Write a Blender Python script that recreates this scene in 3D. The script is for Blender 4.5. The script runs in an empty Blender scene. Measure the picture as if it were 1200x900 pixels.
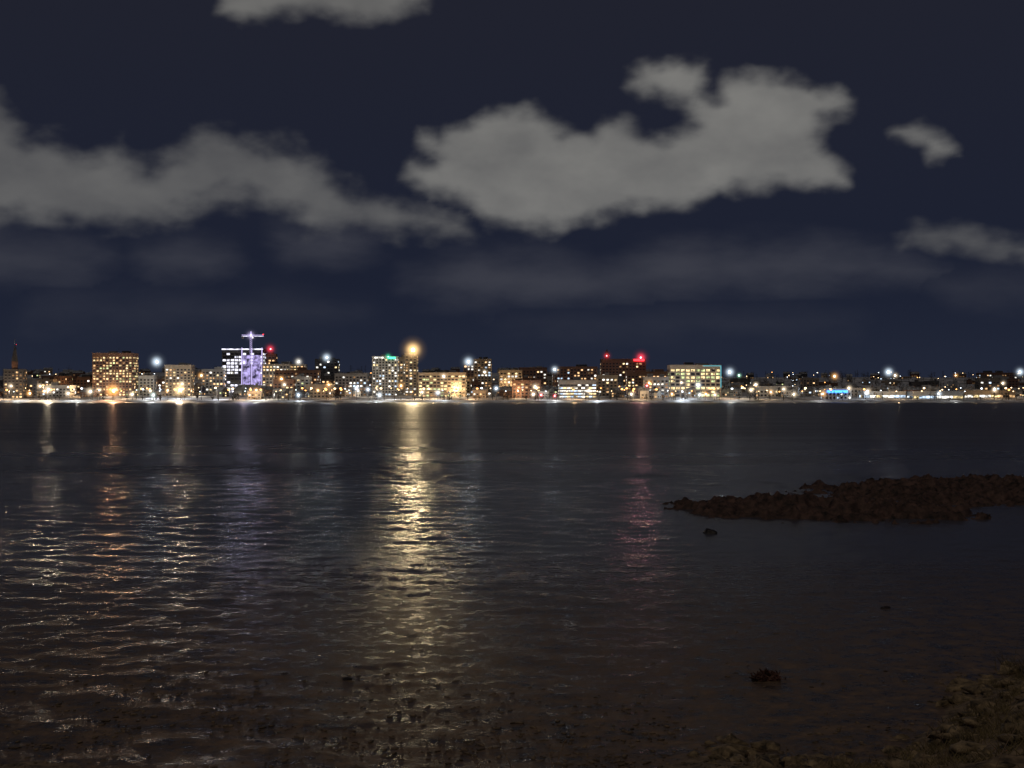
import bpy, math, random
import numpy as np
from mathutils import Vector, noise, Matrix
random.seed(7)
F=1648.0; CH=6.0; HY=465.0
scene=bpy.context.scene
def WX(px,D): return (px-600.0)/F*D
def WZ(py,D): return CH+(HY-py)/F*D
def ss(a,b,x):
    t=min(1,max(0,(x-a)/(b-a))); return t*t*(3-2*t)
def g(x,y):
    left=1-ss(150,420,x)
    z=-1.5+ss(1492,1500,y)*1.5+2.2*ss(1500,1514,y)+4.5*ss(1514,1610,y)
    z+=22*ss(1610,2000,y)*left*ss(-1500,-700,x)
    z+=(36-14*left)*ss(1900,2700,y)
    z+=(noise.noise((x*.006,y*.006,3))*3.0)*ss(1560,1800,y)
    z+=noise.noise((x*.03,y*.05,1))*.9*ss(1500,1515,y)
    return z
# ---------------------------------------------------------------- materials
def newmat(name):
    m=bpy.data.materials.new(name); m.use_nodes=True
    nt=m.node_tree; nt.nodes.clear()
    out=nt.nodes.new('ShaderNodeOutputMaterial')
    return m,nt,out
def N(nt,t,**k):
    n=nt.nodes.new(t)
    for a,b in k.items(): setattr(n,a,b)
    return n
def surf(name,c1,c2,scale=1.0,rough=.8,bump=.3,detail=5,spec=.3,bdist=0.1):
    m,nt,out=newmat(name)
    p=N(nt,'ShaderNodeBsdfPrincipled'); tc=N(nt,'ShaderNodeTexCoord')
    nz=N(nt,'ShaderNodeTexNoise'); nz.inputs['Scale'].default_value=scale; nz.inputs['Detail'].default_value=detail
    nz.inputs['Roughness'].default_value=.65
    r=N(nt,'ShaderNodeValToRGB'); r.color_ramp.elements[0].position=.35; r.color_ramp.elements[1].position=.65
    r.color_ramp.elements[0].color=(*c1,1); r.color_ramp.elements[1].color=(*c2,1)
    nt.links.new(tc.outputs['Object'],nz.inputs['Vector']); nt.links.new(nz.outputs['Fac'],r.inputs['Fac'])
    nt.links.new(r.outputs['Color'],p.inputs['Base Color'])
    p.inputs['Roughness'].default_value=rough; p.inputs['Specular IOR Level'].default_value=spec
    if bump:
        b=N(nt,'ShaderNodeBump'); b.inputs['Strength'].default_value=bump; b.inputs['Distance'].default_value=bdist
        nt.links.new(nz.outputs['Fac'],b.inputs['Height']); nt.links.new(b.outputs['Normal'],p.inputs['Normal'])
    nt.links.new(p.outputs[0],out.inputs[0]); return m
def emit(name,c,s,sample=False,vary=0):
    m,nt,out=newmat(name)
    e=N(nt,'ShaderNodeEmission'); e.inputs[0].default_value=(*c,1); e.inputs[1].default_value=s
    if vary:
        tc=N(nt,'ShaderNodeTexCoord'); nz=N(nt,'ShaderNodeTexNoise'); nz.inputs['Scale'].default_value=.23
        nt.links.new(tc.outputs['Object'],nz.inputs['Vector'])
        mr=N(nt,'ShaderNodeMapRange'); mr.inputs[1].default_value=.35; mr.inputs[2].default_value=.65
        mr.inputs[3].default_value=s*(1-vary); mr.inputs[4].default_value=s*(1+vary)
        nt.links.new(nz.outputs['Fac'],mr.inputs[0]); nt.links.new(mr.outputs[0],e.inputs[1])
    nt.links.new(e.outputs[0],out.inputs[0])
    m.cycles.emission_sampling='AUTO' if sample else 'NONE'
    return m
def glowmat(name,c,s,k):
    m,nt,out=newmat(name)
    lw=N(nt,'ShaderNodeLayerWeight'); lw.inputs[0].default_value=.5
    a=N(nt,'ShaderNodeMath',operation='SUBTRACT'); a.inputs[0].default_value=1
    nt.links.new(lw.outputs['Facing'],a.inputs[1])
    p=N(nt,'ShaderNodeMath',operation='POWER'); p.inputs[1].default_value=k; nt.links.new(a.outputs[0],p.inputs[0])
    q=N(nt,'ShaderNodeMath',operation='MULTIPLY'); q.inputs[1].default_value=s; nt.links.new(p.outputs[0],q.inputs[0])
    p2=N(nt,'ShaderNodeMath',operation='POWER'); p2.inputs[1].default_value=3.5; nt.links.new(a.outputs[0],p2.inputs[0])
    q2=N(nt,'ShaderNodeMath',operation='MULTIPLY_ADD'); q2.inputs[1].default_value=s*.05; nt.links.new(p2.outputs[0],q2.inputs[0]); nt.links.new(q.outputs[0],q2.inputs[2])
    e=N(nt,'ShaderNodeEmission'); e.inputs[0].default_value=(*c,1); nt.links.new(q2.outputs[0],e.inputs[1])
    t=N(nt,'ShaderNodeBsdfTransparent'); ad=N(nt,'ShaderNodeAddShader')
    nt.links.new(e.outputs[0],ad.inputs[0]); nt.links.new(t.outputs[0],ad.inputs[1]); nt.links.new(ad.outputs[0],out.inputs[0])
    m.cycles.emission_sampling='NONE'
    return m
M={}
M['brick']=surf('brick_wall',(.14,.075,.055),(.24,.14,.10),.5,.85,0)
M['beige']=surf('beige_wall',(.33,.27,.2),(.42,.35,.27),.3,.85,0)
M['conc']=surf('concrete_wall',(.26,.26,.26),(.36,.35,.34),.3,.85,0)
M['white']=surf('white_wall',(.55,.55,.53),(.7,.7,.68),.2,.8,0)
M['dark']=surf('dark_wall',(.05,.05,.06),(.1,.1,.1),.3,.7,0)
M['roof']=surf('flat_roof',(.07,.07,.08),(.5,.52,.55),.15,.9,0)
M['shingle']=surf('snowy_shingle_roof',(.06,.06,.06),(.45,.47,.5),.25,.9,0)
M['glass']=surf('dark_glass',(.02,.02,.03),(.04,.04,.05),.3,.15,0,spec=.6)
M['metal']=surf('painted_metal',(.12,.12,.12),(.2,.2,.2),1,.5,0)
M['w_warm']=emit('lit_window_warm',(1,.60,.28),1.3,vary=.95)
M['w_yel']=emit('lit_window_yellow',(1,.76,.38),1.25,vary=.95)
M['w_white']=emit('lit_window_white',(1,.96,.86),1.6,vary=.9)
M['w_blue']=emit('lit_window_blue',(.6,.78,1),1.3,vary=.8)
M['w_green']=emit('lit_window_green',(.85,.95,.45),.8,vary=.9)
M['w_purp']=emit('lit_window_purple',(.86,.85,1),1.4,vary=.8)
M['w_dim']=emit('lit_window_dim',(1,.55,.25),.3,vary=.8)
M['e_purp']=emit('purple_led',(.66,.56,1),1.1)
M['e_screen']=emit('purple_screen',(.6,.5,1),.6,vary=.9)
M['e_red']=emit('red_sign',(1,.03,.04),4)
M['e_green']=emit('green_sign',(.1,1,.5),2.0)
M['e_cyan']=emit('cyan_sign',(.2,.75,.9),.8)
M['e_blue']=emit('blue_sign',(.05,.25,1),4)
# ---------------------------------------------------------------- mesh builder
class MB:
    def __init__(s): s.v=[];s.f=[];s.m=[];s.mats=[]
    def mi(s,k):
        if k not in s.mats: s.mats.append(k)
        return s.mats.index(k)
    def poly(s,pts,k):
        n=len(s.v); s.v+= [tuple(p) for p in pts]; s.f.append(tuple(range(n,n+len(pts)))); s.m.append(s.mi(k))
    def box(s,x0,x1,y0,y1,z0,z1,k,top=None):
        a=[(x0,y0),(x1,y0),(x1,y1),(x0,y1)]
        for i in range(4):
            p,q=a[i],a[(i+1)%4]
            s.poly([(p[0],p[1],z0),(q[0],q[1],z0),(q[0],q[1],z1),(p[0],p[1],z1)],k)
        s.poly([(x,y,z1) for x,y in a],top or k); s.poly([(x,y,z0) for x,y in reversed(a)],k)
    def beam(s,p,q,r,k):
        p=Vector(p);q=Vector(q);d=(q-p)
        if d.length<1e-6:return
        d.normalize(); u=d.cross(Vector((0,0,1)))
        if u.length<.01:u=d.cross(Vector((1,0,0)))
        u.normalize();w=d.cross(u)
        r2=r if not isinstance(r,tuple) else r[1]; r1=r if not isinstance(r,tuple) else r[0]
        A=[p+(u*math.cos(t)+w*math.sin(t))*r1 for t in [i*math.pi/2 for i in range(4)]]
        B=[q+(u*math.cos(t)+w*math.sin(t))*r2 for t in [i*math.pi/2 for i in range(4)]]
        for i in range(4): s.poly([A[i],A[(i+1)%4],B[(i+1)%4],B[i]],k)
    def ball(s,c,r,k,sc=(1,1,1),nu=8,nv=5):
        P=[[(c[0]+r*sc[0]*math.sin(math.pi*j/nv)*math.cos(2*math.pi*i/nu),c[1]+r*sc[1]*math.sin(math.pi*j/nv)*math.sin(2*math.pi*i/nu),c[2]+r*sc[2]*math.cos(math.pi*j/nv)) for i in range(nu)] for j in range(nv+1)]
        n=len(s.v); s.v.append(P[0][0])
        for j in range(1,nv): s.v+=P[j]
        s.v.append(P[nv][0]); last=len(s.v)-1
        def id(j,i): return n if j==0 else (last if j==nv else n+1+(j-1)*nu+i%nu)
        k=s.mi(k)
        for j in range(nv):
            for i in range(nu):
                f=[id(j,i),id(j+1,i),id(j+1,i+1),id(j,i+1)]; f=list(dict.fromkeys(f)); s.f.append(tuple(f)); s.m.append(k)
    def mesh(s,name,smooth=False):
        me=bpy.data.meshes.new(name); me.from_pydata(s.v,[],s.f)
        for k in s.mats: me.materials.append(M[k] if isinstance(k,str) else k)
        me.polygons.foreach_set('material_index',s.m)
        if smooth: me.polygons.foreach_set('use_smooth',[True]*len(s.f))
        me.update(); return me
    def obj(s,name,loc=(0,0,0),smooth=False,rz=0,parent=None):
        o=bpy.data.objects.new(name,s.mesh(name,smooth)); o.location=loc; o.rotation_euler[2]=rz
        scene.collection.objects.link(o)
        if parent: o.parent=parent
        return o
def arrobj(name,V,Fc,mat,smooth=True):
    me=bpy.data.meshes.new(name); me.from_pydata([tuple(v) for v in V],[],Fc); me.materials.append(mat)
    if smooth: me.polygons.foreach_set('use_smooth',[True]*len(me.polygons))
    me.update(); o=bpy.data.objects.new(name,me); scene.collection.objects.link(o); return o
def gridobj(name,X,Y,Z,mat):
    nr,nc=X.shape; co=np.stack([X,Y,Z],-1).reshape(-1,3).astype(np.float32)
    i=np.arange(nr*nc).reshape(nr,nc); q=np.stack([i[:-1,:-1],i[:-1,1:],i[1:,1:],i[1:,:-1]],-1).reshape(-1,4)
    me=bpy.data.meshes.new(name); me.vertices.add(len(co)); me.vertices.foreach_set('co',co.ravel())
    me.loops.add(q.size); me.loops.foreach_set('vertex_index',q.ravel().astype(np.int32))
    me.polygons.add(len(q)); me.polygons.foreach_set('loop_start',np.arange(0,q.size,4,dtype=np.int32))
    me.polygons.foreach_set('use_smooth',np.ones(len(q),bool)); me.materials.append(mat); me.update(calc_edges=True); me.validate()
    o=bpy.data.objects.new(name,me); scene.collection.objects.link(o); return o
def heightgrid(name,xs,ys,fn,mat,cull=None,smooth=True):
    V=[]
    for j,y in enumerate(ys):
        for i,x in enumerate(xs): V.append((x,y,fn(x,y)))
    n=len(xs);Fc=[]
    for j in range(len(ys)-1):
        for i in range(n-1):
            q=(j*n+i,j*n+i+1,(j+1)*n+i+1,(j+1)*n+i)
            if cull is not None and max(V[k][2] for k in q)<cull: continue
            Fc.append(q)
    return arrobj(name,V,Fc,mat,smooth)
# ---------------------------------------------------------------- windows on a facade
PAL={'warm':['w_warm','w_warm','w_yel','w_white','w_dim'],'yel':['w_yel','w_yel','w_warm','w_green','w_dim'],
 'white':['w_white','w_white','w_yel','w_blue'],'purp':['w_purp','w_purp','w_white','w_purp'],'green':['w_green','w_yel','w_yel','w_green'],
 'dim':['w_dim','w_dim','w_warm'],'mix':['w_warm','w_white','w_white','w_dim','w_blue','w_dim']}
def facade(mb,W,D,z0,z1,lit,pal,fh=3.4,bay=4.0,wf=.55,hf=.5,rnd=random):
    nf=max(1,int((z1-z0-1.0)/fh))
    for side in range(4):
        L=W if side in(0,2) else D
        nb=max(1,int((L-1)/bay)); st=(L-1)/nb
        for fl in range(nf):
            flit=lit*rnd.choice([.4,.8,1,1.4])
            zz=z0+.9+fl*fh
            for b in range(nb):
                c=-L/2+.5+(b+.5)*st; h=st*wf/2; hh=fh*hf
                k=rnd.choice(PAL[pal]) if rnd.random()<flit else 'glass'
                e=.06
                if side==0: pts=[(c-h,-e,zz),(c+h,-e,zz),(c+h,-e,zz+hh),(c-h,-e,zz+hh)]
                elif side==1: pts=[(W/2+e,D/2+c-h,zz),(W/2+e,D/2+c+h,zz),(W/2+e,D/2+c+h,zz+hh),(W/2+e,D/2+c-h,zz+hh)]
                elif side==2: pts=[(c+h,D+e,zz),(c-h,D+e,zz),(c-h,D+e,zz+hh),(c+h,D+e,zz+hh)]
                else: pts=[(-W/2-e,D/2+c+h,zz),(-W/2-e,D/2+c-h,zz),(-W/2-e,D/2+c-h,zz+hh),(-W/2-e,D/2+c+h,zz+hh)]
                mb.poly(pts,k)
                if side==0: mb.box(c-h-.1,c+h+.1,-.25,-.002,zz-.2,zz-.02,'conc')
def bld(name,x0,x1,yt,D,wall,lit,pal,fh=3.4,bay=4.0,wf=.55,hf=.5,depth=None,extra=None,rz=0,roofbits=True):
    xa,xb=WX(x0,D),WX(x1,D); W=xb-xa; xc=(xa+xb)/2; zb=g(xc,D); H=WZ(yt,D)-zb
    if H<4:H=4
    dp=depth or max(12,min(26,W*.6)); mb=MB()
    mb.box(-W/2,W/2,0,dp,-4,H,wall,'roof')
    mb.box(-W/2-.25,W/2+.25,-.25,-.003,H-.6,H+.5,wall); mb.box(-W/2-.25,-W/2-.003,.0,dp,H-.6,H+.5,wall); mb.box(W/2+.003,W/2+.25,.0,dp,H-.6,H+.5,wall)
    if lit>0: facade(mb,W,dp,0,H,lit,pal,fh,bay,wf,hf)
    if roofbits:
        for _ in range(random.choice([1,2,2,3])):
            w=random.uniform(.1,.25)*W; c=random.uniform(-.3,.3)*W; y=random.uniform(.3,.6)*dp
            mb.box(c-w/2,c+w/2,y,y+dp*.25,H+.002,H+random.uniform(2,4),random.choice(['conc','dark',wall]),'roof')
        c=random.uniform(-.3,.3)*W; mb.beam((c,dp*.5,H),(c,dp*.5,H+random.uniform(3,7)),.15,'metal')
    if extra: extra(mb,W,dp,H)
    return mb.obj(name,(xc,D,zb),rz=rz),(xc,D,zb,W,H)
# ---------------------------------------------------------------- ground (far side)
snow=surf('snowy_ground',(.06,.055,.05),(.66,.68,.72),.05,.9,.2,detail=9)
xs=list(np.linspace(-3500,-800,40))+list(np.linspace(-780,780,240))+list(np.linspace(800,3500,40))
ys=list(np.linspace(1490,1520,16))+list(np.linspace(1524,1620,20))+list(np.linspace(1640,2800,50))+list(np.linspace(2900,5900,12))
heightgrid('ground',xs,ys,g,snow)
# ---------------------------------------------------------------- landmark buildings
def church(mb,W,dp,H):
    mb.box(-2.6,2.6,2,7.2,H+.002,H+9,'brick'); 
    a=H+9
    base=[(-2.9,1.7),(2.9,1.7),(2.9,7.5),(-2.9,7.5)]
    for i in range(4):
        p,q=base[i],base[(i+1)%4]; mb.poly([(*p,a),(*q,a),(0,4.6,a+20)],'dark')
    mb.beam((0,4.6,a+19),(0,4.6,a+26),.2,'metal')
bld('church',4,27,433,1560,'dark',.25,'dim',roofbits=False,extra=church)
bld('apartment_tower',108,155,414,1600,'brick',.62,'yel',fh=3.0,bay=3.6,wf=.6,hf=.55)
bld('apartment_building',193,224,428,1620,'beige',.45,'warm',fh=3.2)
def hosp(mb,W,dp,H):
    mb.box(-W/2,W*.5,-1.2,-.3,H-.9,H+.4,'w_purp')
    for c in(-.02,.22,.47): mb.box(W*c,W*c+1.0,-1.5,-.4,0,H+1.5,'e_purp')
    mb.box(W*.02,W*.2,-1.3,-.5,H*.12,H*.86,'e_screen'); mb.box(W*.25,W*.45,-1.3,-.5,H*.12,H*.86,'e_screen')
bld('hospital_building',260,308,409,1700,'dark',.8,'purp',fh=3.8,bay=4.5,wf=.8,hf=.62,extra=hosp,roofbits=False)
bld('hospital_building',236,262,433,1690,'white',.6,'warm')
bld('office_tower',309,323,415,1720,'brick',.3,'dim')
bld('hospital_building',307,356,427,1660,'beige',.7,'warm',fh=3.6)
bld('office_building',322,372,434,1610,'brick',.5,'mix')
bld('office_tower',369,396,421,1720,'dark',.35,'white')
bld('office_building',392,430,438,1640,'conc',.5,'mix')
def greensign(mb,W,dp,H): mb.box(W*.12,W*.42,-.9,-.3,H-2.6,H-.2,'e_green'); mb.box(-W*.4,-W*.05,-.9,-.3,H-1.8,H-.5,'w_white')
bld('hotel_tower',436,466,418,1640,'white',.4,'white',fh=3.1,bay=3.6,extra=greensign)
bld('apartment_tower',464,477,419,1650,'beige',.4,'warm',fh=3.1)
bld('apartment_tower',474,489,414,1625,'beige',.5,'warm',fh=3.1)
bld('office_building',490,546,437,1590,'beige',.65,'yel',fh=3.6,wf=.75)
bld('office_tower',543,556,424,1700,'brick',.3,'warm')
bld('apartment_building',555,576,421,1670,'beige',.5,'mix',fh=3.1)
bld('office_building',585,612,434,1650,'beige',.6,'warm')
bld('apartment_building',608,641,431,1700,'brick',.4,'warm')
bld('office_building',600,634,446,1560,'brick',.5,'warm')
bld('office_building',648,700,430,1690,'brick',.4,'mix')
bld('parking_garage',655,699,446,1570,'conc',.8,'white',fh=3.2,wf=.92,hf=.45)
def steeple(mb,W,dp,H):
    mb.box(-W*.42,-W*.42+5,3,8,H+.002,H+6,'brick')
    c=-W*.42+2.5
    b=[(c-3,2.5),(c+3,2.5),(c+3,8.5),(c-3,8.5)]
    for i in range(4):
        p,q=b[i],b[(i+1)%4]; mb.poly([(*p,H+6),(*q,H+6),(c,5.5,H+13)],'dark')
    mb.box(W*.22,W*.46,-.9,-.4,H-2.2,H+.2,'e_red')
bld('city_hall',705,757,421,1700,'brick',.35,'warm',extra=steeple,roofbits=False)
bld('office_building',700,724,440,1600,'beige',.4,'warm')
bld('office_building',735,786,436,1640,'brick',.4,'warm')
def cyan(mb,W,dp,H): mb.box(W*.15,W*.5,-.9,-.4,H-1.0,H-.4,'e_cyan'); mb.box(W*.5-.6,W*.5+.1,-.9,-.4,H*.3,H-1.1,'e_cyan')
bld('office_building',785,845,428,1580,'beige',.75,'green',fh=4.0,bay=5.5,wf=.72,hf=.6,extra=cyan)
bld('office_building',755,784,442,1570,'conc',.5,'mix')
bld('apartment_building',30,62,445,1640,'beige',.5,'warm')
bld('apartment_building',62,106,442,1700,'brick',.4,'warm')
bld('apartment_building',155,194,445,1650,'brick',.5,'warm')
bld('warehouse',890,935,453,1590,'white',.6,'warm',fh=4)
bld('warehouse',960,1010,455,1600,'conc',.4,'mix',fh=4)
def bluesign(mb,W,dp,H): mb.box(-W*.4,W*.35,-.9,-.4,H-3.0,H-.4,'e_blue')
bld('retail_store',966,998,457,1545,'white',.4,'white',fh=4,extra=bluesign,roofbits=False)
bld('shopping_center',1012,1062,459,1560,'white',.95,'white',fh=5,bay=6,wf=.9,hf=.5,roofbits=False)
bld('shopping_center',1070,1130,459,1550,'white',.95,'white',fh=5,bay=6,wf=.9,hf=.5,roofbits=False)
bld('shopping_center',1133,1190,458,1570,'beige',.95,'warm',fh=5,bay=6,wf=.9,hf=.5,roofbits=False)
bld('apartment_building',1150,1192,437,2300,'brick',.35,'mix')
for i in range(46):
    px=random.uniform(-60,880); w=random.uniform(14,36); D=random.uniform(1560,1900)
    yt=random.uniform(440,452)
    bld(random.choice(['apartment_building','office_building']),px,px+w,yt,D,random.choice(['brick','beige','beige','conc','white','dark']),random.uniform(.1,.45),random.choice(['warm','mix','yel','warm']),rz=random.uniform(-.25,.25))
for i in range(26):
    px=random.uniform(850,1300); w=random.uniform(14,34); D=random.uniform(1620,2500)
    yt=random.uniform(443,454)
    bld('commercial_building',px,px+w,yt,D,random.choice(['brick','beige','conc','dark']),random.uniform(.1,.35),random.choice(['warm','mix','dim','white']),rz=random.uniform(-.3,.3))
# tower crane over hospital
mb=MB(); D=1690; cx=WX(294,D); zb=WZ(412,D); zt=WZ(394,D); n=8
for sx in(-1,1):
    for sy in(-1,1): mb.beam((sx,sy,-12),(sx,sy,zt-zb),.14,'e_purp')
for i in range(n):
    a=(zt-zb)*i/n; b=(zt-zb)*(i+1)/n
    mb.beam((-1,-1,a),(1,-1,b),.13,'e_purp'); mb.beam((1,-1,b),(-1,-1,b),.15,'metal'); mb.beam((-1,1,a),(1,1,b),.15,'metal')
H=zt-zb
mb.beam((-11,0,H),(15,0,H),.25,'w_purp'); mb.beam((-11,0,H+1.6),(15,0,H+1.6),.14,'e_purp')
for i in range(13):
    x=-11+2*i; mb.beam((x,0,H),(x+1,0,H+1.6),.12,'e_purp'); mb.beam((x+1,0,H+1.6),(x+2,0,H),.12,'e_purp')
mb.beam((-1,0,H),(0,0,H+6),.3,'e_purp'); mb.beam((1,0,H),(0,0,H+6),.3,'e_purp')
mb.beam((0,0,H+6),(14,0,H+1.6),.1,'metal'); mb.beam((0,0,H+6),(-10,0,H+1.6),.1,'metal')
mb.box(-11,-8,-1,1,H-3,H-.4,'conc'); mb.box(1.2,3,-1,1,H-2.4,H-.4,'w_white'); mb.ball((14.5,0,H+2.2),.7,'e_red')
mb.obj('tower_crane',(cx,D,zb),rz=.2)
mb=MB(); 
for s in((-1,-1),(1,-1),(0,1)): mb.beam((s[0]*1.6,s[1]*1.6,0),(0,0,60),(.25,.1),'metal')
for i in range(12): 
    z=i*5; r=1.6*(1-z/60); mb.beam((-r,-r,z),(r,-r,z+4),.1,'metal'); mb.beam((r,-r,z),(0,r,z+4),.1,'metal')
mb.ball((0,0,60),.3,'e_red'); mb.obj('radio_mast',(WX(19,1640),1640,g(WX(19,1640),1640)))
# ---------------------------------------------------------------- houses (variants, linked)
vars_=[]
for k in range(12):
    W=random.uniform(9,16);dp=random.uniform(8,12);H=random.choice([6,8,9]);mb=MB(); wall=random.choice(['white','beige','brick','conc','dark'])
    mb.box(-W/2,W/2,0,dp,-3,H,wall); facade(mb,W,dp,0,H,.35,random.choice(['warm','mix','yel']),fh=2.9,bay=3.0)
    rh=random.uniform(2.5,4)
    mb.poly([(-W/2-.4,-.5,H-.1),(W/2+.4,-.5,H-.1),(W/2+.4,dp/2,H+rh),(-W/2-.4,dp/2,H+rh)],'shingle')
    mb.poly([(W/2+.4,dp+.5,H-.1),(-W/2-.4,dp+.5,H-.1),(-W/2-.4,dp/2,H+rh),(W/2+.4,dp/2,H+rh)],'shingle')
    mb.poly([(-W/2,0,H),(-W/2,dp/2,H+rh-.1),(-W/2,dp,H)],wall); mb.poly([(W/2,0,H),(W/2,dp,H),(W/2,dp/2,H+rh-.1)],wall)
    mb.box(W*.2,W*.2+.9,dp*.5,dp*.5+.9,H,H+rh+1.2,'brick'); mb.box(-.6,.6,-.12,-.07,0,2.1,'dark')
    vars_.append(mb.mesh('house'))
for i in range(330):
    D=random.choice([random.uniform(1545,1700),random.uniform(1600,2100),random.uniform(2100,2700)]); px=random.uniform(-120,1320)
    x=WX(px,D); o=bpy.data.objects.new('house',random.choice(vars_)); o.location=(x,D,g(x,D)); o.rotation_euler[2]=random.uniform(-.8,.8)
    scene.collection.objects.link(o)
# ---------------------------------------------------------------- street lamps
def lampmesh(k,r=.75,h=9):
    mb=MB(); mb.beam((0,0,-1),(0,0,h),(.16,.09),'metal'); mb.beam((0,0,h),(0,-1.8,h+.5),.08,'metal'); mb.ball((0,-2.2,h+.3),r,k,(1,1.2,.7)); return mb.mesh('street_lamp')
M['l_o']=emit('sodium_lamp',(1,.42,.11),6,True); M['l_w']=emit('warm_led_lamp',(1,.68,.36),6,True); M['l_c']=emit('cool_led_lamp',(.8,.9,1),6,True)
LM=[lampmesh('l_o'),lampmesh('l_w',.7),lampmesh('l_w',.55),lampmesh('l_c',.6),lampmesh('l_o',1.2,11),lampmesh('l_w',1.2,12),lampmesh('l_c',1.1,12)]
def lampat(px,D,m):
    x=WX(px,D); o=bpy.data.objects.new('street_lamp',m); o.location=(x,D,g(x,D)); o.rotation_euler[2]=random.uniform(-.5,.5); scene.collection.objects.link(o)
for i in range(60): lampat(-100+i*24+random.uniform(-9,9),random.uniform(1528,1545),random.choice(LM))
for i in range(34): lampat(random.uniform(-80,560) if i<24 else random.uniform(560,1250),random.uniform(1522,1560),random.choice([LM[4],LM[4],LM[5]]))
for i in range(230):
    lampat(random.uniform(-80,900),random.uniform(1545,2000),random.choice(LM[:3]+LM[1:4]+[LM[0]]))
for i in range(130):
    lampat(random.uniform(860,1300),random.uniform(1560,2650),random.choice(LM[:4]+LM[1:3]))
# ---------------------------------------------------------------- lights in streets
def light(kind,name,loc,col,e,r=.5,**k):
    l=bpy.data.lights.new(name,kind); l.color=col; l.energy=e
    if hasattr(l,'shadow_soft_size') and kind!='SUN': l.shadow_soft_size=r
    for a,b in k.items(): setattr(l,a,b)
    o=bpy.data.objects.new(name,l); o.location=loc; scene.collection.objects.link(o); 
    return o
for i in range(50):
    px=-60+i*26+random.uniform(-10,10); D=random.choice([1535,1552,1585,1640]); x=WX(px,D)
    col=random.choice([(1,.6,.28),(1,.66,.34),(1,.82,.6),(.85,.92,1)])
    light('POINT','street_light_bulb',(x,D,g(x,D)+9),col,random.uniform(5000,17000)*(1 if px<880 else .4),.4)
for px in (20,90,175,300,350,440,520,650,700,800,858,960,1120):
    D=1512; x=WX(px,D); light('POINT','promenade_light_bulb',(x,D,g(x,D)+7),random.choice([(.85,.93,1),(.95,.95,.9)]),random.uniform(5000,15000)*(1 if px<880 else .4),.4)
# ---------------------------------------------------------------- prominent floodlights with halo
gc={}
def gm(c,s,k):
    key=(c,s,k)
    if key not in gc: gc[key]=glowmat('painted_lamp_glow',c,s,k)
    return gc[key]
def flood(px,py,D,c,rpx,core=2.2,gs=.5,power=0,name='floodlight',k=18.0,bc=None):
    x,z=WX(px,D),WZ(py,D); zg=g(x,D); core*=.72
    em=emit('floodlight_glass',tuple(.25+.75*v for v in c),10); 
    mb=MB(); mb.ball((0,0,0),core,em,(1,.5,1),12,8)
    mb.beam((0,.6,-core*.3),(0,.6,-max(6,z-zg+2) if z-zg<32 else -8),(.2,.3),'metal'); mb.box(-core*.5,core*.5,core*.52,core*.75,-core*.5,core*.5,'metal')
    o=mb.obj(name,(x,D,z))
    R=rpx*1.1/F*D; b=MB(); b.ball((0,0,0),R,gm(c,gs,k),nu=40,nv=24); b.obj('painted_glow',(0,-2,0),smooth=True,parent=o)  # lamp glare painted in as a glowing see-through shell
    if power:
        s=light('SPOT','floodlight_beam',(0,-core*.6-.5,0),bc or c,power*.17,1.6,spot_size=math.radians(100),spot_blend=.4)
        s.parent=o; s.rotation_euler=(math.radians(-88),0,0)
    return o
BW=(.72,.86,1);OR=(1,.50,.16);WW=(1,.8,.55);PU=(.7,.6,1);RD=(1,.05,.08)
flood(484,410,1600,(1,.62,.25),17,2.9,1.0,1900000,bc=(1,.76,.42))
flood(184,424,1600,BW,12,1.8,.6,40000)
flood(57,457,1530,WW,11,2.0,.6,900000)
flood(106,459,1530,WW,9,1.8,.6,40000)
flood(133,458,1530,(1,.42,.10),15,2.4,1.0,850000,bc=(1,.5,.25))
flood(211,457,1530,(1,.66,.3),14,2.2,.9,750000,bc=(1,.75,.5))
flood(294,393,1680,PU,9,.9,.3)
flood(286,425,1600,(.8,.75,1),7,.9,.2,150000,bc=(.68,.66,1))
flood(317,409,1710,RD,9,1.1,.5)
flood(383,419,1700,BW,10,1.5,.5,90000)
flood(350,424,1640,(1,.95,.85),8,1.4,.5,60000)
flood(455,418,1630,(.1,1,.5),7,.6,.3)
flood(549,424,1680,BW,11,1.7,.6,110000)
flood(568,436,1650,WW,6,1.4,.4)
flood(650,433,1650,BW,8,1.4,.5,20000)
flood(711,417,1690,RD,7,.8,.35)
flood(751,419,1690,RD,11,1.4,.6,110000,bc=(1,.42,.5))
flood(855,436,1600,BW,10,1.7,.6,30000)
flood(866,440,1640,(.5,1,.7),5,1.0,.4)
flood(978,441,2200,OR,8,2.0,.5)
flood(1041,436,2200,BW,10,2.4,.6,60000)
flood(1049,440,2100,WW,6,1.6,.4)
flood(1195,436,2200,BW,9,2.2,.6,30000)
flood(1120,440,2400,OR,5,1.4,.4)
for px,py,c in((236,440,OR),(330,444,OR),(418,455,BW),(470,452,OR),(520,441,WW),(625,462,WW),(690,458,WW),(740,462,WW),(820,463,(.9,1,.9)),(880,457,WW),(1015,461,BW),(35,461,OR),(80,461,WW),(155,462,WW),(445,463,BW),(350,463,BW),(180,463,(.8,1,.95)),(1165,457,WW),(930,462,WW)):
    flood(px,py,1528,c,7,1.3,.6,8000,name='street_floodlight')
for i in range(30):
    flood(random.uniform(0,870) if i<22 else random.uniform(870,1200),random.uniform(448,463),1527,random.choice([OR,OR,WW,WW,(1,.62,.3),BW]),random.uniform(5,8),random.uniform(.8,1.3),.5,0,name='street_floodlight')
for px,py in((650,464),(634,463),(758,452)): flood(px,py,1526,RD,5,1.0,.6,name='traffic_light')
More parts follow.
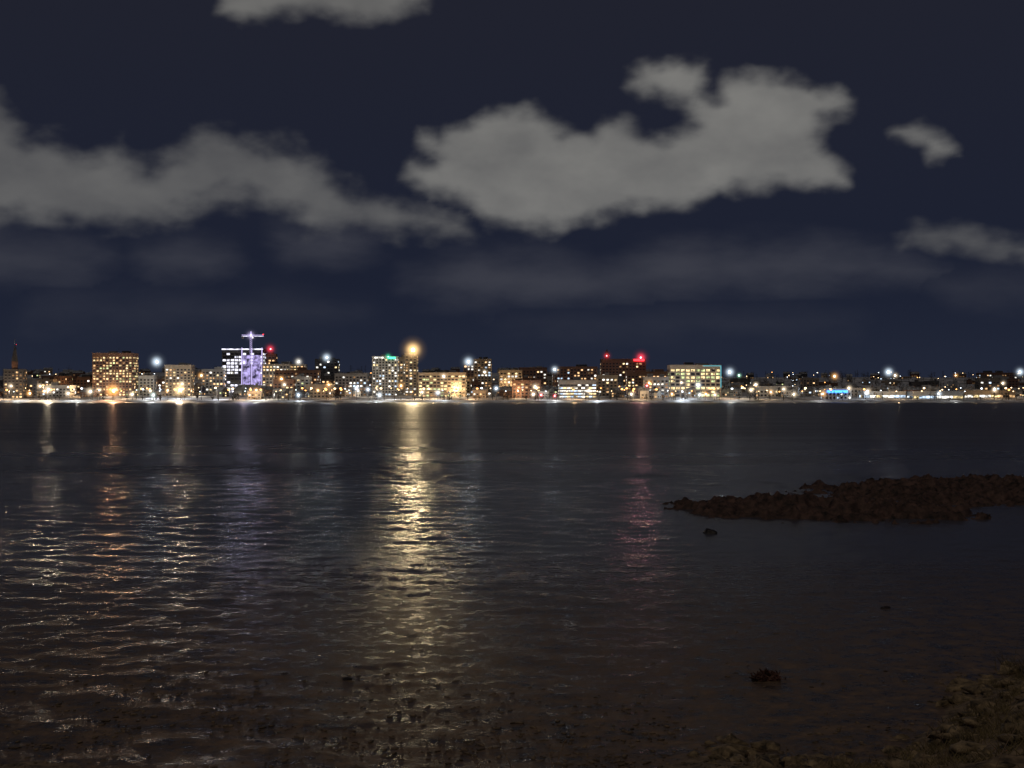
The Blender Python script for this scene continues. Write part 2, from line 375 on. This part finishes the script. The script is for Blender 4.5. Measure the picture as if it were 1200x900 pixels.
# ---------------------------------------------------------------- distant trees (one mass)
M['twig']=surf('bare_tree_bark',(.03,.025,.02),(.09,.075,.06),.4,.9,0)
mb=MB()
def dtree(x,y,h,n=38,con=False):
    z=g(x,y); mb.beam((x,y,z-1),(x,y,z+h*.9),(.3,.08),'twig')
    for i in range(n):
        t=random.random()
        if con: zz=z+h*(.15+.85*t); r=h*.22*(1-t)+.2
        else: zz=z+h*(.3+.7*t); r=h*.36*math.sqrt(max(0,1-(2*t-.9)**2))+.2
        a=random.uniform(0,6.28); rr=r*math.sqrt(random.random()); c=Vector((x+rr*math.cos(a),y+rr*math.sin(a),zz)); s=random.uniform(.5,1.1)
        if not con and i%4==0: mb.beam((x,y,z+h*(.2+.4*t)),c,(.12,.04),'twig')
        mb.poly([c+Vector((random.uniform(-s,s),random.uniform(-s,s),random.uniform(-s,s))) for _ in range(3)],'twig')
for i in range(280):
    px=random.uniform(-100,1300); D=random.choice([random.uniform(1512,1535),random.uniform(1560,1900)]); dtree(WX(px,D),D,random.uniform(5,12),con=random.random()<.3)
for i in range(430):
    px=random.uniform(850,1330) if random.random()<.75 else random.uniform(-100,850); D=random.uniform(2000,2750); dtree(WX(px,D),D,random.uniform(9,16),26,con=random.random()<.3)
mb.obj('distant_trees')
# ---------------------------------------------------------------- water
m,nt,out=newmat('sea_water'); L=nt.links.new
p=N(nt,'ShaderNodeBsdfPrincipled'); tc=N(nt,'ShaderNodeTexCoord')
def mapped(sc):
    mp=N(nt,'ShaderNodeMapping'); mp.inputs['Scale'].default_value=sc; L(tc.outputs['Object'],mp.inputs['Vector']); return mp
def nz(sc,scale,det,rg=.55):
    n=N(nt,'ShaderNodeTexNoise'); n.inputs['Scale'].default_value=scale; n.inputs['Detail'].default_value=det; n.inputs['Roughness'].default_value=rg
    L(mapped(sc).outputs[0],n.inputs['Vector']); return n
def M2(op,a,b):
    x=N(nt,'ShaderNodeMath',operation=op)
    for i,v in enumerate((a,b)):
        if isinstance(v,(int,float)): x.inputs[i].default_value=v
        else: L(v,x.inputs[i])
    return x.outputs[0]
n2=nz((.9,1,1),6,5,.65); n3=nz((.02,.06,1),1,3)
b=N(nt,'ShaderNodeBump'); b.inputs['Strength'].default_value=1; b.inputs['Distance'].default_value=.035; L(n2.outputs['Fac'],b.inputs['Height']); L(b.outputs['Normal'],p.inputs['Normal'])
sx=N(nt,'ShaderNodeSeparateXYZ'); L(tc.outputs['Object'],sx.inputs[0])
rr=N(nt,'ShaderNodeMapRange'); rr.inputs[1].default_value=.35; rr.inputs[2].default_value=.65; rr.inputs[3].default_value=.16; rr.inputs[4].default_value=.23
L(n3.outputs['Fac'],rr.inputs[0])
far=N(nt,'ShaderNodeMapRange'); far.inputs[1].default_value=60; far.inputs[2].default_value=260; far.inputs[3].default_value=0; far.inputs[4].default_value=.18; L(sx.outputs['Y'],far.inputs[0])
sh=N(nt,'ShaderNodeMapRange'); sh.interpolation_type='SMOOTHSTEP'; sh.inputs[1].default_value=62; sh.inputs[2].default_value=25; L(sx.outputs['Y'],sh.inputs[0])
n4=nz((1,1,1),1.7,10,.8); cr=N(nt,'ShaderNodeValToRGB'); cr.color_ramp.elements[0].position=.4; cr.color_ramp.elements[1].position=.64
cr.color_ramp.elements[0].color=(.02,.015,.010,1); cr.color_ramp.elements[1].color=(.25,.165,.10,1); L(n4.outputs['Fac'],cr.inputs[0])
r4=N(nt,'ShaderNodeMapRange'); r4.inputs[1].default_value=.42; r4.inputs[2].default_value=.6; r4.inputs[3].default_value=.04; r4.inputs[4].default_value=.42; L(n4.outputs['Fac'],r4.inputs[0])
rough=M2('ADD',M2('ADD',rr.outputs[0],far.outputs[0]),M2('MULTIPLY',sh.outputs[0],r4.outputs[0])); L(rough,p.inputs['Roughness'])
mx=N(nt,'ShaderNodeMix',data_type='RGBA'); L(sh.outputs[0],mx.inputs['Factor']); mx.inputs[6].default_value=(.06,.058,.068,1); L(cr.outputs[0],mx.inputs[7]); L(mx.outputs[2],p.inputs['Base Color'])
p.inputs['IOR'].default_value=1.33
L(p.outputs[0],out.inputs[0])
rows=[6.0,12.0]; y=18.0; dys=[6,6]
while y<1560:
    rows.append(y); d=.07+.000018*y*y+.0010*y
    if y>620: d=30
    dys.append(d); y+=d
rows.append(1560.0); dys.append(30); rows=np.array(rows); dys=np.array(dys)
NC=601
u=np.concatenate([[-1],np.linspace(-1,1,NC),[1]])
Yg=np.repeat(rows[:,None],len(u),1); half=(rows*.40+5)[:,None]
Xg=u[None,:]*half; Xg[:,0]=-5000; Xg[:,-1]=5000
rg=np.random.RandomState(3); Zg=np.zeros_like(Xg)
patch=.95+.3*np.sin(Xg*.05+Yg*.021+1)*np.sin(Yg*.06-Xg*.017)+.2*np.sin(Yg*.13+Xg*.03+2*np.sin(Xg*.04))
sy=dys[:,None]; sxx=half*2/(NC-1)
for i in range(80):
    lam=.32*(10**(rg.rand()*1.2)); th=rg.normal(0,.9)+.2; k=2*math.pi/lam
    slope=.0150*(lam/1.0)**-.2
    if lam>2.5: slope*=np.clip((Yg-35)/60,.25,1)
    sp=np.maximum(sy*abs(math.cos(th)),sxx*abs(math.sin(th)))
    fade=np.clip((lam/(2.2*sp))-1,0,1)
    warp=.5*np.sin(Xg*.31/lam+rg.rand()*6)+.5*np.sin(Yg*.23/lam+rg.rand()*6)
    Zg+=slope/k*np.sin(k*(Xg*math.sin(th)+Yg*math.cos(th))+rg.rand()*6.28+warp*1.8)*fade
Zg*=np.clip(patch,.3,1.5); calm=np.clip((Yg-18)/55,.25,1); Zg*=calm
Zg[:,:2]=0; Zg[:,-2:]=0; Zg*=np.clip((620-Yg)/200,0,1)
gridobj('water',Xg,Yg,Zg,m)
# ---------------------------------------------------------------- near shore
def shoreY(x): return 22.0+.6*math.sin(x*.7)+ (0 if x<4.2 else 1.2*(x-4.2)) +1.6*noise.noise((x*.4,0,9))
def near(x,y):
    d=shoreY(x)-y; z=.17*d if d>0 else .06*d
    if x>3: z=min(z,.3+.12*(d if d<4 else 4)) if y>16 else z
    z=min(z,4.3)
    z+=(noise.noise((x*.6,y*.6,2))*.2+noise.noise((x*2.2,y*2.2,5))*.09)*ss(-4,3,d)
    return z
mud=surf('muddy_shore',(.04,.03,.02),(.28,.20,.12),3,.75,.8,detail=9,bdist=.08)
heightgrid('shore_bank',list(np.arange(-45,60,.3)),list(np.arange(-12,75,.3)),near,mud,cull=-1.2)
rock=surf('wet_rock',(.014,.010,.008),(.14,.080,.060),2.0,.65,1.0,detail=10,bdist=.15)
dkrock=surf('dark_rock',(.012,.010,.009),(.04,.03,.026),3,.5,1.0,detail=9,bdist=.05)
def islet(x,y):
    def el(cx,cy,a,b,h,rot=0):
        dx,dy=x-cx,y-cy; u=dx*math.cos(rot)+dy*math.sin(rot); v=-dx*math.sin(rot)+dy*math.cos(rot)
        return h*(1-(u/a)**2-(v/b)**2)
    z=max(el(15.2,74.5,6.2,6.5,.72),el(11.3,77,2.4,3.0,.35),el(19,72,4.5,5,.45),el(30,88,11,9,.95,.1),el(38,84,14,8,1.0),el(20.4,92,1.7,1.6,.3),el(24,80,4,3.5,.55))
    if z<-.9: return -.9
    r=0;am=.5;fq=.3
    for o in range(7):
        r+=am*(1-2*abs(noise.noise((x*fq,y*fq*1.1,o*3.1)))-.6); am*=.64; fq*=2.1
    step=abs((x*.5+y*.35+noise.noise((x*.3,y*.3,8))*2)%1-.5)*.35-.09
    return z*.85+r*1.15-.10+step*(1 if z>-.1 else .3)
heightgrid('rocky_islet',list(np.arange(6,55,.12)),list(np.arange(64,101,.12)),islet,rock,cull=-.05)
def rocks(name,items,mat,sub=2,rough=.35):
    import bmesh
    bm=bmesh.new(); bmesh.ops.create_icosphere(bm,subdivisions=sub,radius=1); base=[v.co.copy() for v in bm.verts]; fc=[[v.index for v in f.verts] for f in bm.faces]; bm.free()
    V=[];Fc=[]
    for (x,y,z,sx_,sy_,sz_) in items:
        o=len(V); sd=random.uniform(0,100); a=random.uniform(0,6.28); ca,sa=math.cos(a),math.sin(a)
        for c in base:
            k=1+rough*noise.noise((c.x*1.3+sd,c.y*1.3,c.z*1.3))*1.6+rough*.8*noise.noise((c.x*3.5+sd,c.y*3.5,c.z*3.5))
            X,Y,Z=c.x*k*sx_,c.y*k*sy_,c.z*k*sz_; V.append((x+X*ca-Y*sa,y+X*sa+Y*ca,z+Z))
        Fc+=[[o+i for i in f] for f in fc]
    return arrobj(name,V,Fc,mat)
rocks('rock',[(8.65,61.6,.02,.38,.3,.22)],dkrock,3,.25)
rocks('rock',[(-3.5,29.9,.0,.1,.09,.05)],dkrock,2); rocks('rock',[(10.6,40,.0,.17,.12,.07)],dkrock,2)
it=[]
for i in range(1900):
    x=random.uniform(3,20); y=random.uniform(15,36); d=shoreY(x)-y
    if d<-1.2 or d>9 or noise.noise((x*.5,y*.5,4))<-.2: continue
    s=random.choice([.05,.06,.08,.1,.14,.2,.26]); it.append((x,y,near(x,y)+s*.0,s*random.uniform(.8,1.4),s,s*random.uniform(.4,.7)))
weedrock=surf('weedy_rock',(.025,.019,.011),(.36,.26,.14),5,.7,1.0,detail=9,bdist=.05)
rocks('shore_rocks',it,weedrock,2,.7)
it=[]
while len(it)<3600:
    x=random.uniform(-16,14); y=21+abs(random.gauss(0,5.5)); d=shoreY(x)-y
    if d>3 or noise.noise((x*.35,y*.35,7))+random.uniform(-.4,.4)<-.1+(y-21)*.03: continue
    s=random.choice([.012,.015,.02,.025,.045]); it.append((x,y,max(0,near(x,y)),s*random.uniform(1,2.4),s,s*.45))
rocks('beach_stones',it,mud,1)
wd=surf('seaweed_brown',(.05,.022,.014),(.18,.08,.055),5,.6,.5)
M['weed']=wd; mb=MB()
for i in range(190):
    a=random.uniform(0,6.28); r=random.uniform(0,.34); x,y=r*math.cos(a),r*math.sin(a)*.6; p0=Vector((x,y,0)); h=.16*(1-r*1.8)+.05
    for s_ in range(3):
        q=p0+Vector((random.uniform(-.08,.08),random.uniform(-.05,.05),random.uniform(.0,h*.5))); mb.beam(p0,q,(.014,.008),'weed'); p0=q
mb.obj('seaweed_clump',(5.4,29.9,.0))
M['straw']=surf('dry_grass_stalk',(.22,.15,.09),(.40,.28,.17),6,.8,0); M['weeds']=surf('shore_weed_leaf',(.07,.055,.03),(.34,.26,.12),3,.8,0); mb=MB()
def stalk(x,y,h,lean,r=.004,k='straw',n=6):
    z=near(x,y); p0=Vector((x,y,z-.02)); d=Vector((lean,random.uniform(-.1,.1),1)).normalized()
    for s_ in range(n):
        q=p0+d*(h/n); mb.beam(p0,q,(r*(1-s_*.72/n),r*(1-(s_+1)*.72/n)),k); p0=q; d=(d+Vector((lean*.15,0,-.04))).normalized()
    if n==6:
        for s_ in range(5): mb.beam(p0-d*.05*s_,p0-d*.05*s_+Vector((random.uniform(-.05,.05),0,.05)),.004,k)
for i in range(520):
    x=random.uniform(-6,6); y=random.uniform(15,20); stalk(x,y,random.uniform(.15,.5),random.uniform(-.6,.6))
for x,y,h,l in((.25,17.5,1.35,-.25),(.4,17.6,1.1,.15),(3.3,17.5,.95,.7),(3.7,17.6,.9,-.9),(-.1,17.5,.95,-.3),(.6,17.8,.9,-.1),(5.2,18,1.0,.1),(5.9,18.4,1.0,-.3),(6.3,18.6,.9,.3)): stalk(x,y,h,l,.009)
mb.obj('dry_grass')
mb=MB(); c=0
while c<5200:
    x=random.uniform(4.5,14); y=random.uniform(19,34); d=shoreY(x)-y
    if d<.2 or d>7 or noise.noise((x*.8,y*.8,14))<-.02: continue
    c+=1
    stalk(x,y,random.uniform(.06,.26),random.uniform(-1,1),.009,'weeds',3)
for i in range(60): stalk(random.uniform(10.6,11.8),random.uniform(29.5,31),random.uniform(.3,.8),random.uniform(-1,.6),.008,'weeds',3)
mb.obj('shore_weeds')
# ---------------------------------------------------------------- sky with clouds
polys=[
 ([(474,205),(480,188),(508,186),(488,165),(490,150),(515,158),(535,140),(570,130),(600,121),(625,124),(650,135),(665,150),(690,150),(710,137),(735,140),(755,152),(785,158),(808,142),(800,120),(775,113),(752,110),(738,98),(737,80),(755,70),(785,68),(810,75),(828,72),(828,102),(838,106),(850,86),(870,82),(920,84),(950,98),(985,100),(1003,115),(998,130),(972,140),(960,155),(975,175),(990,195),(995,215),(960,222),(920,218),(880,225),(845,225),(815,238),(775,250),(735,245),(700,258),(670,262),(650,272),(615,274),(590,268),(570,262),(550,240),(520,232),(490,222)],.152,1.0),
 ([(1037,150),(1050,142),(1080,142),(1105,152),(1122,168),(1126,182),(1105,188),(1088,188),(1078,174),(1060,164),(1042,160)],.13,.7),
 ([(252,12),(262,-5),(330,-40),(420,-45),(505,-20),(497,8),(460,22),(410,24),(370,14),(330,17),(280,22)],.13,1.0),
 ([(-90,90),(-40,110),(0,116),(20,140),(30,160),(70,160),(100,175),(140,165),(150,178),(175,190),(200,170),(225,152),(260,148),(300,160),(340,170),(370,180),(390,200),(410,215),(430,230),(470,234),(510,245),(545,258),(550,272),(500,274),(440,268),(400,272),(360,270),(330,245),(300,240),(260,237),(220,257),(170,264),(100,264),(40,260),(-90,255)],.095,1.4),
 ([(1050,272),(1075,258),(1120,258),(1160,270),(1200,275),(1300,285),(1300,315),(1200,305),(1150,300),(1100,292),(1060,285)],.075,1.0)]
faint=[([(480,325),(560,300),(620,305),(700,310),(760,298),(800,285),(840,295),(900,288),(960,290),(1050,302),(1110,318),(1000,327),(850,335),(700,350),(560,350)],.030,1),
 ([(-80,268),(60,280),(125,300),(100,325),(-80,325)],.026,1),([(165,295),(210,282),(265,298),(245,318),(180,314)],.026,1),([(330,275),(400,268),(435,285),(390,298),(340,292)],.034,1),
 ([(1090,325),(1160,318),(1280,330),(1280,350),(1120,350)],.016,1),([(40,345),(300,350),(420,365),(200,375),(30,370)],.011,1),([(600,370),(800,362),(1000,375),(850,390),(650,388)],.009,1)]
az=np.concatenate([np.linspace(-180,-26,60)[:-1],np.arange(-26,26.01,.13),np.linspace(26,180,60)[1:]])
el=np.concatenate([[-3],np.arange(-.3,20,.13),np.linspace(20.5,52,16)])
A,E=np.meshgrid(np.radians(az),np.radians(el))
R=7000
X=R*np.cos(E)*np.sin(A);Y=R*np.cos(E)*np.cos(A);Z=R*np.sin(E)
front=np.abs(A)<np.radians(60)
PX=np.where(front,600+F*np.tan(np.clip(A,-1.04,1.04)),-9999); PY=np.where(front,HY-F*np.tan(E)/np.cos(np.clip(A,-1.04,1.04)),-9999)
def sdf(pts,px,py):
    pts=np.array(pts,float); n=len(pts); dm=np.full(px.shape,1e9); ins=np.zeros(px.shape,bool)
    for i in range(n):
        a=pts[i];b=pts[(i+1)%n]; ab=b-a
        t=np.clip(((px-a[0])*ab[0]+(py-a[1])*ab[1])/(ab@ab),0,1)
        dm=np.minimum(dm,np.hypot(px-a[0]-t*ab[0],py-a[1]-t*ab[1]))
        c=((a[1]>py)!=(b[1]>py))
        xi=(b[0]-a[0])*(py-a[1])/(b[1]-a[1]+1e-12)+a[0]
        ins^=c&(px<xi)
    return np.where(ins,dm,-dm)
S=np.full(A.shape,-80.);B=np.zeros(A.shape)
for pts,br,so in polys:
    s=np.clip(sdf(pts,PX,PY)/so,-80,80); B=np.where(s>S,br,B); S=np.maximum(S,s)
S2=np.full(A.shape,-80.);B2=np.zeros(A.shape)
for pts,br,so in faint:
    s=np.clip(sdf(pts,PX,PY),-80,80); B2=np.where(s>S2,br,B2); S2=np.maximum(S2,s)
m,nt,out=newmat('night_sky'); L=nt.links.new
at=N(nt,'ShaderNodeAttribute'); at.attribute_name='cloud'; at2=N(nt,'ShaderNodeAttribute'); at2.attribute_name='cloud_faint'
s1=N(nt,'ShaderNodeSeparateXYZ'); L(at.outputs['Vector'],s1.inputs[0]); s2=N(nt,'ShaderNodeSeparateXYZ'); L(at2.outputs['Vector'],s2.inputs[0])
tc=N(nt,'ShaderNodeTexCoord'); vm=N(nt,'ShaderNodeVectorMath',operation='NORMALIZE'); L(tc.outputs['Object'],vm.inputs[0])
def nn(scale,det,rg,mpz=1.6):
    mp=N(nt,'ShaderNodeMapping'); mp.inputs['Scale'].default_value=(1,1,mpz); L(vm.outputs[0],mp.inputs['Vector'])
    n=N(nt,'ShaderNodeTexNoise'); n.inputs['Scale'].default_value=scale; n.inputs['Detail'].default_value=det; n.inputs['Roughness'].default_value=rg; L(mp.outputs[0],n.inputs['Vector']); return n
def mask(sock,n,amp,lo,hi):
    c=N(nt,'ShaderNodeMath',operation='SUBTRACT'); L(n.outputs['Fac'],c.inputs[0]); c.inputs[1].default_value=.5
    d=N(nt,'ShaderNodeMath',operation='MULTIPLY_ADD'); L(c.outputs[0],d.inputs[0]); d.inputs[1].default_value=amp; L(sock,d.inputs[2])
    e=N(nt,'ShaderNodeMapRange'); e.interpolation_type='SMOOTHSTEP'; e.inputs[1].default_value=lo; e.inputs[2].default_value=hi; L(d.outputs[0],e.inputs[0]); return e
nA=nn(46,3.5,.42); nB=nn(22,5,.5,2.5); nC=nn(16,4,.5)
m1=mask(s1.outputs[0],nA,36,-10,22); m2=mask(s2.outputs[0],nB,55,-32,36)
iv=N(nt,'ShaderNodeMapRange'); iv.inputs[1].default_value=.3; iv.inputs[2].default_value=.7; iv.inputs[3].default_value=.7; iv.inputs[4].default_value=1.14; L(nC.outputs['Fac'],iv.inputs[0])
def mul(a,b):
    x=N(nt,'ShaderNodeMath',operation='MULTIPLY'); L(a,x.inputs[0]); L(b,x.inputs[1]); return x.outputs[0]
b1=mul(mul(m1.outputs[0],s1.outputs[1]),iv.outputs[0]); b2=mul(m2.outputs[0],s2.outputs[1])
sz=N(nt,'ShaderNodeSeparateXYZ'); L(vm.outputs[0],sz.inputs[0])
cr=N(nt,'ShaderNodeValToRGB'); e=cr.color_ramp.elements; e[0].position=0; e[0].color=(.0165,.0215,.040,1); e[1].position=.6; e[1].color=(.015,.0170,.028,1)
x=e.new(.08); x.color=(.0115,.0150,.0305,1); x=e.new(.27); x.color=(.0145,.0160,.027,1); L(sz.outputs['Z'],cr.inputs[0])
def addc(base,fac,col):
    v=N(nt,'ShaderNodeVectorMath',operation='SCALE'); v.inputs[0].default_value=col; L(fac,v.inputs['Scale'])
    w=N(nt,'ShaderNodeVectorMath',operation='ADD'); L(base,w.inputs[0]); L(v.outputs[0],w.inputs[1]); return w.outputs[0]
c=addc(cr.outputs[0],b1,(1.03,1.0,.88)); c=addc(c,b2,(1,.97,1.0))
em=N(nt,'ShaderNodeEmission'); L(c,em.inputs[0]); L(em.outputs[0],out.inputs[0]); m.cycles.emission_sampling='NONE'
sky=gridobj('sky',X,Y,Z,m)
for nm,P,Q in(('cloud',S,B),('cloud_faint',S2,B2)):
    a=sky.data.attributes.new(nm,'FLOAT_VECTOR','POINT'); a.data.foreach_set('vector',np.stack([P.ravel(),Q.ravel(),np.zeros(P.size)],-1).astype(np.float32).ravel())
# world + added warm fill lamp
w=bpy.data.worlds.new('World'); scene.world=w; w.use_nodes=True; nt=w.node_tree; nt.nodes.clear()
st=nt.nodes.new('ShaderNodeTexSky'); st.sky_type='NISHITA'; st.sun_disc=False; st.sun_elevation=math.radians(66); st.sun_rotation=math.radians(200)
bg=nt.nodes.new('ShaderNodeBackground'); bg.inputs[1].default_value=.0022; o=nt.nodes.new('ShaderNodeOutputWorld'); nt.links.new(st.outputs[0],bg.inputs[0]); nt.links.new(bg.outputs[0],o.inputs[0])
s=light('SUN','fill_sun',(0,0,50),(1,.86,.72),.3,angle=math.radians(.5));  # invented warm fill, added to brighten the near shore
d=Vector((math.sin(math.radians(200))*math.cos(math.radians(66)),math.cos(math.radians(200))*math.cos(math.radians(66)),math.sin(math.radians(66))))
s.rotation_euler=d.to_track_quat('Z','Y').to_euler()
# camera
cam=bpy.data.cameras.new('camera'); cam.lens=36*F/1200; cam.clip_end=20000; cam.clip_start=.1
co=bpy.data.objects.new('camera',cam); co.location=(0,0,CH); co.rotation_euler=(math.radians(90)+math.atan(15/F),0,0); scene.collection.objects.link(co); scene.camera=co
scene.view_settings.view_transform='Standard'; scene.view_settings.look='None'; scene.view_settings.exposure=0
